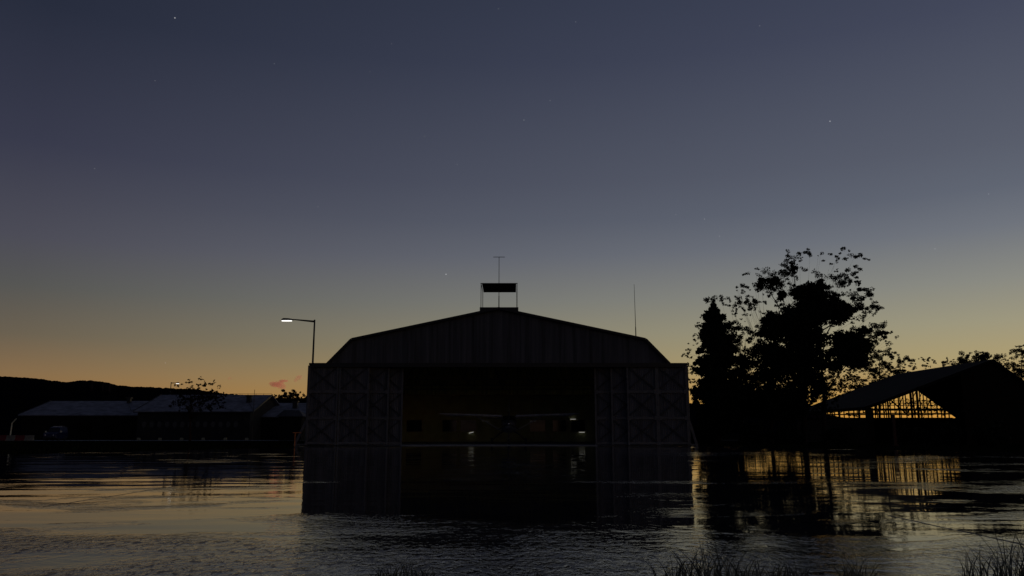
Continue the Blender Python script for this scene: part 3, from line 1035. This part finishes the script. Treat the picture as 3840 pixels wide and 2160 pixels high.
def blue_van():
    Y = 124.0
    c = at(184, 1640, Y)
    t = thing('van', 'blue van seen nose on in front of the leftmost building', 'van', (c.x, Y, 0))
    w = 1.0
    rings = []
    for y, zb, zt, ww in ((Y, .35, .85, .92), (Y + .15, .3, 1.05, 1.0), (Y + .9, .28, 1.25, 1.02), (Y + 1.5, .28, 1.95, .98), (Y + 2.0, .28, 2.05, .98), (Y + 3.2, .28, 2.05, .98), (Y + 3.4, .35, 1.9, .95)):
        rings.append([(c.x - ww, y, zb), (c.x + ww, y, zb), (c.x + ww, y, min(zt, 1.2)), (c.x + ww * .82, y, zt), (c.x - ww * .82, y, zt), (c.x - ww, y, min(zt, 1.2))])
    MB().loft(rings).build('body', M['blue_paint'], t)
    MB().prism([(c.x - .84, Y + .96, 1.30), (c.x + .84, Y + .96, 1.30), (c.x + .72, Y + 1.44, 1.88), (c.x - .72, Y + 1.44, 1.88)], (0, -.03, .03)).build('windscreen', M['glass'], t)
    m = MB()
    m.box(c.x - .7, c.x + .7, Y + 2.1, Y + 2.25, 2.10, 2.16).box(c.x - .7, c.x + .7, Y + 2.9, Y + 3.05, 2.10, 2.16)
    for x in (-.6, .6):
        m.box(c.x + x - .03, c.x + x + .03, Y + 2.05, Y + 3.1, 2.045, 2.097)
    m.build('roof_rack', M['chrome'], t)
    for s in (-1, 1):
        MB().box(*sorted((c.x + s * 1.03, c.x + s * 1.28)), Y + 1.0, Y + 1.12, 1.2, 1.42).build('wing_mirror', M['pale_post'], t)
        MB().tube([(c.x + s * .62, Y - .02, .78), (c.x + s * .62, Y + .06, .78)], .11, 12).build('headlight', M['chrome'], t)
        for y in (Y + .95, Y + 2.7):
            MB().tube([(c.x + s * .78, y, .31), (c.x + s * 1.0, y, .31)], .33, 16).build('wheel', M['black_rubber'], t)
    MB().box(c.x - .95, c.x + .95, Y - .06, Y - .004, .36, .55).build('bumper', M['black_rubber'], t)


blue_van()


# ------------------------------------------------------------------ open shed on the right
def build_shed():
    yn, yf = 85.0, 106.0
    N = at(3719, 1347, yn)
    xr, zr = N.x, N.z
    xl = at(3248, 1540, yn).x
    ze = at(3248, 1539, yn).z
    xR = xr + 7.0
    eo = ze + .34
    t = thing('open_shed', 'big open-ended shed with a steep dark roof and bare timber framing at right', 'shed', ((xl + xr) / 2, yn, -.03))
    th = .35
    m = MB()
    m.prism([(xl - .3, yn - .3, eo), (xr, yn - .3, zr), (xr, yn - .3, zr - th), (xl - .3, yn - .3, ze)], (0, yf - yn + .6, 0))
    m.prism([(xr, yn - .3, zr), (xR + .5, yn - .3, ze - .3), (xR + .5, yn - .3, ze - .3 - th * .8), (xr, yn - .3, zr - th)], (0, yf - yn + .6, 0))
    m.build('roof', M['shed_roof'], t)
    zt = lambda x: (ze + (zr - ze) * (x - xl) / (xr - xl) if x < xr else zr + (ze - zr) * (x - xr) / (xR - xr)) - .12
    # low walls
    zl = at(3220, 1567, yn).z
    zf = at(3400, 1566, yf).z
    MB().box(xl, xl + .2, yn + .3, yf, -.1, zl).build('side_wall', M['timber'], t)
    MB().box(xR - .2, xR, yn + .3, yf, -.1, ze - .4).build('side_wall', M['timber'], t)
    MB().box(xl + .3, xR - .3, yf, yf + .2, -.1, zf).build('end_wall', M['timber'], t)
    m = MB()
    xn = at(3612, 1500, yn).x
    m.prism([(xn, yn, -.1), (xn, yn, zt(xn)), (xr, yn, zt(xr)), (xR - .3, yn, zt(xR - .3)), (xR - .3, yn, -.1)], (0, .2, 0))
    m.build('near_shade_sheet', M['timber'], t)  # dark sheet standing in for the shade inside the open near gable
    # posts and rails of the far gable
    for px, w in ((3280, .10), (3288, .1), (3296, .16), (3313, .12), (3322, .1), (3330, .2), (3338, .12), (3371, .16), (3377, .1), (3398, .12), (3418, .30), (3428, .14), (3442, .3), (3452, .12),
                  (3478, .1), (3491, .12), (3513, .14), (3528, .12), (3540, .2), (3556, .14), (3570, .14)):
        x = at(px, 1540, yf).x
        if x < xR - .4:
            MB().bar((x, yf - .1, zf), (x, yf - .1, max(zt(x), zf + .1)), w * .9, .12).build('stud', M['timber'], t)
    z1 = at(3400, 1536, yf).z
    MB().box(xl + .3, xR - .3, yf - .35, yf - .20, z1 - .16, z1 + .14).build('rail', M['timber'], t)
    for py, h in ((1512, .05), (1520, .05), (1504, .04), (1554, .05)):
        z = at(3400, py, yf).z
        xa = max(xl + .3, xl + (z + .3 - ze) / (zr - ze) * (xr - xl))
        xb = min(xR - .3, xR - (z + .3 - ze) / (zr - ze) * (xR - xr))
        MB().box(xa, xb, yf - .5, yf - .42, z - h, z + h).build('rail', M['timber'], t)
    for (p, q, w) in (((3330, 1500), (3400, 1560), .16), ((3385, 1556), (3420, 1520), .12)):
        a, b = at(*p, yf), at(*q, yf)
        MB().bar((a.x, yf - .6, a.z), (b.x, yf - .6, b.z), w, .1).build('brace', M['timber'], t)
    # posts of the left side
    for k in range(15):
        y = yn + 2.0 + k * 1.32
        MB().bar((xl + .1, y, zl), (xl + .1, y, ze + .05), .10 if k % 4 else .2, .12).build('stud', M['timber'], t)
    MB().bar((xl + .1, yn + 6, zl), (xl + .1, yn + 9.5, ze - .3), .12, .1).build('brace', M['timber'], t)
    # near corner posts and trusses
    p0, p1 = at(3249, 1550, yn).x, at(3274, 1550, yn).x
    MB().box(p0, p1, yn - .1, yn + .3, -.1, zt(p1) + .1).build('corner_post', M['timber'], t)
    x = at(3530, 1560, yn).x
    for yt in (yn + 6, yn + 13):
        m = MB()
        zc = ze - .15
        m.bar((xl + .3, yt, zc), (xr, yt, zc), .12, .12)
        for k in range(1, 6):
            xx = xl + (xr - xl) * k / 6
            m.bar((xx, yt, zc), (xx, yt, zt(xx)), .09, .09)
            m.bar((xx, yt, zc), (xx + (xr - xl) / 6, yt, zt(xx + (xr - xl) / 6)), .08, .08)
        m.build('roof_truss', M['timber'], t)
    for px in (3700, 3600, 3480):
        pass


build_shed()
p, q = at(3349, 1553, 72), at(3349, 1653, 72)
t = thing('steel_post', 'rust-red steel post standing alone in front of the open shed', 'post', (p.x, 72, -.03))
MB().box(p.x - .11, p.x + .11, 71.9, 72.1, -.05, p.z).build('upright', M['rust'], t)
MB().box(p.x - .2, p.x + .2, 71.8, 72.2, -.04, .06).build('base_plate', M['rust'], t)


# ------------------------------------------------------------------ trees
def leaf_cloud(centres, size):
    """diamond leaves with random attitudes"""
    n = len(centres)
    u = RNG.normal(size=(n, 3))
    u /= np.linalg.norm(u, axis=1)[:, None]
    w = RNG.normal(size=(n, 3))
    v = np.cross(u, w)
    v /= np.linalg.norm(v, axis=1)[:, None]
    s = (size * RNG.uniform(.6, 1.3, n))[:, None]
    V = np.empty((n, 4, 3))
    V[:, 0] = centres - u * s
    V[:, 1] = centres + v * s * .55
    V[:, 2] = centres + u * s
    V[:, 3] = centres - v * s * .55
    return V.reshape(-1, 3)


def tree(name, label, base_px, Y, trunk_top_py, r0, clusters, frags=(), leaf='leaf', bark='bark', group=None, lean=0.0, cat='tree'):
    """clusters: (px, py, rx_px, ry_px, leaves) dense masses; frags: (px, py, rx, ry, count, spread) loose sprays"""
    b = at(base_px, 1650, Y)
    top = at(base_px + lean, trunk_top_py, Y)
    t = thing(name, label, cat, (b.x, Y, -.03), group)
    k = Y / F
    tr = MB()
    H = top.z
    pts = []
    for i in range(8):
        u = i / 7
        wob = .12 * k * 30
        pts.append((b.x + (top.x - b.x) * u + random.uniform(-wob, wob) * (0 < i < 7), Y + random.uniform(-wob, wob) * (0 < i < 7), -.1 + (H + .1) * u))
    tr.tube(pts, [r0 * (1.35 if i == 0 else (1 - .82 * i / 7)) for i in range(8)], 9)
    P = []

    def limb(c, r, start=None):
        u = random.uniform(.35, .85) if start is None else start
        s = Vector(pts[0]).lerp(Vector(pts[-1]), u)
        idx = min(int(u * 7), 6)
        s = Vector(pts[idx]).lerp(Vector(pts[idx + 1]), u * 7 - idx)
        if s.z > c.z - .2:
            u = max(.15, min(.9, (c.z - .8) / max(H, 1)))
            idx = min(int(u * 7), 6)
            s = Vector(pts[idx]).lerp(Vector(pts[idx + 1]), u * 7 - idx)
        mid = s.lerp(c, .5) + Vector((random.uniform(-.3, .3), random.uniform(-.3, .3), random.uniform(-.1, .4)))
        tr.tube([s, mid, c], [r, r * .7, r * .3], 5, False)
    for (px, py, rx, ry, n) in clusters:
        c = at(px, py, Y)
        a, bz = rx * k, ry * k
        dy = random.uniform(-.25, .25) * a
        c.y += dy
        limb(c, max(.03, r0 * .3))
        # sub-clumps inside the mass give an uneven outline
        m = max(5, int(n / 70))
        for _ in range(m):
            d = Vector((random.gauss(0, 1), random.gauss(0, 1), random.gauss(0, 1))).normalized() * (random.random() ** .45)
            cc = np.array((c.x + d.x * a, c.y + d.y * a * .9, c.z + d.z * bz))
            rr = random.uniform(.26, .46) * min(a, bz) + .15
            q = RNG.normal(size=(int(n / m), 3))
            q /= np.linalg.norm(q, axis=1)[:, None]
            q *= (RNG.random(len(q)) ** .5)[:, None] * np.array([rr, rr, rr * .8])
            P.append(cc + q)
    nd = sum(len(q) for q in P)
    for (px, py, rx, ry, cnt, big) in frags:
        ce = at(px, py, Y)
        a, bz = rx * k, ry * k
        for _ in range(cnt):
            d = Vector((random.gauss(0, 1), random.gauss(0, 1), random.gauss(0, 1))).normalized() * (random.random() ** .42)
            cc = Vector((ce.x + d.x * a, ce.y + d.y * a * .8, ce.z + d.z * bz))
            step = Vector((random.gauss(0, 1), random.gauss(0, 1), random.gauss(0, .8))).normalized()
            nb = random.randint(1, 4)
            p = cc.copy()
            limbc = None
            for j in range(nb):
                rr = big * random.choice((.3, .4, .45, .6, .9)) * random.uniform(.8, 1.1)
                nl = int(5 + 900 * rr * rr * random.choice((.3, .6, 1.0)))
                q = RNG.normal(size=(nl, 3))
                q /= np.linalg.norm(q, axis=1)[:, None]
                q *= (RNG.random(nl) ** .45)[:, None] * np.array([rr, rr, rr * .75])
                P.append(np.array(p) + q)
                st = (step + Vector((random.gauss(0, .6), random.gauss(0, .6), random.gauss(0, .6)))).normalized() * rr * 1.5
                p = p + st
            if random.random() < .35:
                limb(cc, .014)
    tr.build('trunk', M[bark], t)
    P = np.concatenate(P)
    ls = np.where(np.arange(len(P)) < nd, .17, .085) * max(1.0, Y / 110)
    V = leaf_cloud(P, ls)
    arr_mesh('crown', V, np.arange(len(V)).reshape(-1, 4), M[leaf], t)
    return t


GR = 'tall trees between the hangar and the open shed'
# dense dark columnar conifer beside the hangar
col = []
for py, cx, rx, n in ((1150, 2676, 9, 300), (1172, 2677, 20, 700), (1200, 2678, 32, 1200), (1235, 2680, 42, 1800), (1270, 2682, 52, 2200), (1310, 2684, 62, 2600), (1355, 2686, 70, 3000), (1400, 2688, 76, 3000), (1450, 2690, 82, 3000), (1500, 2692, 84, 3000), (1550, 2692, 80, 2600), (1600, 2692, 74, 2400)):
    col.append((cx, py, rx * 1.08, 32 if py > 1190 else 16, int(n * 1.35)))
    for sg in (-1, 1):
        if random.random() < .75 and py > 1190:
            col.append((cx + sg * rx * random.uniform(.85, 1.12), py + random.uniform(-14, 20), random.uniform(10, 18), random.uniform(7, 12), 260))
tree('conifer', 'dense dark columnar conifer right next to the hangar', 2692, 82, 1180, .28, col,
     [(2576, 1332, 22, 22, 7, .22), (2590, 1395, 26, 40, 12, .25), (2605, 1470, 30, 60, 26, .22), (2665, 1125, 40, 16, 8, .3), (2640, 1280, 60, 110, 60, .22), (2740, 1280, 40, 110, 50, .25)], group=GR)
tree('broadleaf_tree', 'loose tree with a see-through crown just right of the dark conifer', 2775, 86, 1260, .2,
     [(2765, 1440, 60, 70, 2600), (2790, 1530, 70, 50, 2600), (2800, 1360, 40, 50, 1200)],
     [(2785, 1270, 85, 75, 75, .36), (2760, 1150, 100, 50, 22, .28), (2800, 1400, 80, 90, 60, .34), (2830, 1480, 60, 60, 40, .3)], group=GR)
tree('broadleaf_tree', 'bushy low-crowned dark tree between the loose tree and the tallest one', 2892, 84, 1230, .22,
     [(2890, 1195, 30, 30, 1500), (2905, 1250, 62, 40, 3000), (2880, 1320, 50, 46, 2600), (2890, 1400, 70, 56, 3400), (2860, 1490, 80, 60, 4000), (2930, 1520, 80, 60, 3500)],
     [(2870, 1090, 130, 100, 34, .40), (2800, 1130, 80, 70, 18, .3)], group=GR)
tree('broadleaf_tree', 'tallest tree of the clump, lumpy black crown over a straight trunk', 3011, 80, 1110, .3,
     [(3030, 1095, 50, 32, 2400), (3075, 1130, 70, 38, 3200), (3010, 1185, 90, 50, 4500), (3110, 1180, 70, 45, 4000), (3150, 1165, 45, 35, 2000), (2960, 1225, 70, 40, 3200), (3030, 1265, 100, 46, 3600),
      (2870, 1065, 32, 24, 420), (2925, 1100, 26, 26, 380), (2975, 1010, 12, 24, 150), (3085, 1070, 36, 22, 340), (3165, 1130, 46, 14, 380), (3212, 1165, 18, 30, 190), (2990, 1350, 90, 70, 5000), (3010, 1440, 80, 70, 4200), (2960, 1530, 70, 50, 2600)],
     [(2905, 1050, 90, 60, 22, .6), (2975, 1000, 60, 80, 22, .36), (3110, 1070, 70, 40, 18, .55), (3200, 1060, 90, 110, 34, .36), (3060, 950, 150, 50, 16, .24), (3230, 1120, 60, 70, 14, .5)], group=GR, lean=10)
tree('broadleaf_tree', 'tree with a leaning trunk and a heavy bough towards the open shed', 3092, 78, 1260, .24,
     [(3245, 1240, 24, 34, 300), (3312, 1256, 30, 13, 220), (3185, 1285, 58, 45, 3600), (3215, 1330, 45, 45, 2600), (3170, 1330, 60, 40, 2600), (3110, 1360, 50, 34, 1500), (3070, 1440, 30, 50, 800)],
     [(3240, 1270, 70, 50, 26, .5), (3290, 1270, 80, 70, 24, .42), (3140, 1440, 70, 60, 70, .26), (3260, 1190, 60, 60, 10, .34), (3090, 1520, 60, 40, 50, .22)], group=GR, lean=-14)
tree('broadleaf_tree', 'pale loose tree showing above the far left end of the shed roof', 3300, 118, 1330, .22, [],
     [(3300, 1390, 130, 80, 150, .42), (3220, 1440, 90, 70, 80, .4), (3380, 1380, 70, 50, 40, .36)], group=GR)
GB = 'trees behind the open shed'
tree('broadleaf_tree', 'small loose treetop peeking over the shed ridge', 3660, 122, 1350, .2, [], [(3680, 1350, 90, 40, 60, .5), (3600, 1360, 70, 30, 25, .36), (3480, 1360, 60, 25, 12, .3)], group=GB)
tree('broadleaf_tree', 'thin low tree seen through the lattice of the open shed', 3460, 126, 1500, .12, [], [(3440, 1520, 70, 30, 40, .22), (3520, 1535, 50, 22, 24, .2), (3200, 1556, 30, 10, 8, .2)], group=GB)
tree('broadleaf_tree', 'loose tree at the right edge of the view behind the shed', 3830, 120, 1350, .25, [], [(3830, 1390, 80, 90, 90, .5), (3860, 1330, 70, 60, 40, .36)], group=GB)
# left trees
tree('broadleaf_tree', 'russet loose-leaved tree standing in front of the windowed barracks', 713, 119, 1470, .16, [],
     [(735, 1470, 105, 56, 105, .26), (740, 1508, 108, 40, 120, .26), (800, 1490, 60, 30, 34, .24), (713, 1560, 30, 20, 10, .25)], 'leaf_dry', 'bark_red')
tree('broadleaf_tree', 'distant loose treetop above the low annexe beside the hangar', 1090, 190, 1490, .22, [], [(1090, 1485, 60, 24, 46, .5), (1040, 1494, 50, 10, 14, .36), (1125, 1490, 36, 18, 16, .4)])


# dark shrubs under the trees
def shrub(px, Y, w, h, label):
    b = at(px, 1650, Y)
    t = thing('shrub', label, 'shrub', (b.x, Y, -.03), 'shrubs under the trees')
    m = MB()
    for _ in range(7):
        m.tube([(b.x + random.uniform(-.2, .2), Y, -.05), (b.x + random.uniform(-w, w) * .6, Y + random.uniform(-w, w) * .4, h * .7)], [.04, .015], 5, False)
    m.build('stem', M['bark'], t)
    P = []
    for _ in range(26):
        d = Vector((random.gauss(0, 1), random.gauss(0, 1), abs(random.gauss(0, 1)))).normalized() * random.random() ** .4
        c = np.array((b.x + d.x * w, Y + d.y * w * .6, .25 + d.z * h * .85))
        q = RNG.normal(size=(70, 3)) * .22
        P.append(c + q)
    P = np.concatenate(P)
    P[:, 2] = np.maximum(P[:, 2], .03)
    V = leaf_cloud(P, .14)
    arr_mesh('foliage', V, np.arange(len(V)).reshape(-1, 4), M['leaf'], t)


shrub(2640, 84, 1.1, 1.6, 'low dark shrub between the hangar strut and the conifer')
shrub(2830, 80, 1.6, 2.2, 'dark shrub left of the bushy tree trunk')
shrub(2950, 79, 1.4, 1.9, 'dark shrub left of the tallest trunk')
shrub(3150, 76, 1.5, 2.1, 'dark shrub right of the leaning trunk')
shrub(3430, 76, 1.6, 1.7, 'dark shrub right of the rust-red post')
shrub(3560, 75, 1.5, 1.9, 'dark shrub in front of the near shed end')
shrub(3720, 72, 1.8, 2.2, 'dark shrub nearest the right edge of the view')

# ------------------------------------------------------------------ grass


def blades(n, px, py, hmin, hmax, wid, bend, zbase=0.0, seg=4, taper=1.0):
    """ribbons; px, py arrays of root positions"""
    ang = RNG.uniform(0, 2 * np.pi, n)
    h = RNG.uniform(hmin, hmax, n) * taper
    bx, by = np.cos(ang) * bend * h * RNG.uniform(.2, 1, n), np.sin(ang) * bend * h * RNG.uniform(.2, 1, n)
    fa = RNG.uniform(0, np.pi, n)
    V = np.zeros((n, seg + 1, 2, 3))
    for s in range(seg + 1):
        u = s / seg
        w = wid * (1 - u ** 1.6) * .5 + .0004
        cx = px + bx * u ** 1.8
        cy = py + by * u ** 1.8
        cz = zbase + h * u * (1 - .15 * u)
        for j, sg in enumerate((-1, 1)):
            V[:, s, j, 0] = cx + sg * w * np.cos(fa)
            V[:, s, j, 1] = cy + sg * w * np.sin(fa)
            V[:, s, j, 2] = cz
    base = np.arange(n)[:, None] * (seg + 1) * 2
    Q = []
    for s in range(seg):
        a = base[:, 0] + s * 2
        Q.append(np.stack([a, a + 1, a + 3, a + 2], 1))
    return V.reshape(-1, 3), np.concatenate(Q)


def clump(px, Y, rad, n, hmin, hmax, label, wid=.008):
    x0 = (px - 1920) / F * Y * .98
    r = rad * np.sqrt(RNG.random(n))
    a = RNG.uniform(0, 2 * np.pi, n)
    V, Q = blades(n, x0 + r * np.cos(a), Y + .5 * r * np.sin(a), hmin, hmax, wid, .85, taper=1 - .55 * r / rad)
    o = arr_mesh('grass_clump', V, Q, M['blade'])
    o.data.transform(Matrix.Translation((-x0, -Y, 0)))
    o.location = (x0, Y, 0)
    tag(o, label, 'grass clump', 'grass clumps at the near edge of the apron')


clump(2650, 6.0, .42, 230, .12, .46, 'tallest grass clump on the near edge of the wet apron, below the conifer reflection')
clump(2930, 6.05, .16, 60, .10, .28, 'thin grass clump just right of the tallest one')
clump(3190, 6.05, .15, 55, .12, .30, 'small upright grass clump below the bright gap in the reflection')
clump(3800, 6.0, .46, 200, .14, .62, 'wide grass clump in the bottom right corner')
clump(1530, 6.1, .27, 130, .08, .24, 'low spread grass clump below the open hangar doorway')
clump(2000, 6.1, .10, 16, .08, .18, 'few short grass blades below the parked aeroplane')
clump(20, 6.1, .10, 8, .06, .16, 'few short grass blades in the bottom left corner')

# turf beyond the apron, left and right
n = 9000
yy = RNG.uniform(38, 116, n)
xl = np.where(yy < 62, -26 + (yy - 41) * 9.5 / 21, -17.0)
xx = xl - .3 - RNG.random(n) ** 1.3 * (70 * yy / 116)
V1, Q1 = blades(n, xx, yy, .08, .30, .03, .8, -.03, 3)
n2 = 6000
yy = RNG.uniform(42, 100, n2)
xr = np.where(yy < 66, 28.8 - (yy - 45) * 12.6 / 21, 17.5)
xx = xr + .4 + RNG.random(n2) ** 1.3 * 40
V2, Q2 = blades(n2, xx, yy, .06, .22, .03, .8, -.03, 3)
o = arr_mesh('grass', np.concatenate([V1, V2]), np.concatenate([Q1, Q2 + len(V1)]), M['turf_blade'])
struct(o, 'stuff')


# ------------------------------------------------------------------ clouds (thin real volumes)
def cloud_mat(name, dens):
    m = bpy.data.materials.new(name)
    m.use_nodes = True
    nt = m.node_tree
    for nd in list(nt.nodes):
        nt.nodes.remove(nd)
    out = nt.nodes.new('ShaderNodeOutputMaterial')
    v = nt.nodes.new('ShaderNodeVolumePrincipled')
    v.inputs['Color'].default_value = (0.9, 0.30, 0.34, 1)  # pink of the sunset light put into the scattering colour
    v.inputs['Density'].default_value = dens
    v.inputs['Anisotropy'].default_value = 0.4
    nt.links.new(v.outputs[0], out.inputs['Volume'])
    return m


def cloud(lumps, Y, dens, label):
    import bmesh
    bm = bmesh.new()
    k = Y / F
    c0 = at(lumps[0][0], lumps[0][1], Y)
    for (px, py, rx, ry) in lumps:
        c = at(px, py, Y) - c0
        mtx = Matrix.Translation(c) @ Matrix.Diagonal((rx * k * 1.1, rx * k * .8, ry * k * 1.15, 1))
        bmesh.ops.create_icosphere(bm, subdivisions=3, radius=1.0, matrix=mtx)
    me = bpy.data.meshes.new('cloud')
    bm.to_mesh(me)
    bm.free()
    me.materials.append(cloud_mat('dusk_cloud', dens))
    o = bpy.data.objects.new('cloud', me)
    o.location = c0
    COL.objects.link(o)
    rm = o.modifiers.new('remesh', 'REMESH')
    rm.mode = 'VOXEL'
    rm.voxel_size = 2.0
    tx = bpy.data.textures.new('cloud_lumps', 'CLOUDS')
    tx.noise_scale = 14
    dm = o.modifiers.new('displace', 'DISPLACE')
    dm.texture = tx
    dm.strength = 4
    dm.mid_level = .4
    dm.texture_coords = 'LOCAL'
    tag(o, label, 'cloud', 'small pink dusk clouds')


YC = 4200.0
cloud([(1025, 1438, 16, 6), (1036, 1442, 22, 9), (1052, 1446, 14, 10), (1062, 1450, 9, 10), (1048, 1436, 16, 5), (1018, 1436, 9, 4)], YC, .022, 'dusky pink cloud with a trailing underside, left of the hangar')
cloud([(1062, 1428, 16, 4), (1070, 1428, 10, 3.5)], YC, .026, 'thin flat pink cloud just above the trailing one')
cloud([(1112, 1422, 8, 7), (1120, 1416, 10, 8), (1127, 1412, 7, 6), (1108, 1428, 6, 5)], YC, .016, 'ragged pink cloud nearest the hangar door')
cloud([(862, 1418, 8, 5), (868, 1421, 5, 3)], YC, .007, 'faintest little pink cloud, alone above the barracks')

# ------------------------------------------------------------------ render settings
SC.view_settings.view_transform = 'Standard'
SC.view_settings.look = 'None'
SC.view_settings.exposure = 0
SC.view_settings.gamma = 1
SC.view_settings.use_curve_mapping = False
SC.render.engine = 'CYCLES'
SC.cycles.use_denoising = True
SC.cycles.max_bounces = 6
SC.cycles.volume_bounces = 1
SC.cycles.sample_clamp_indirect = 4
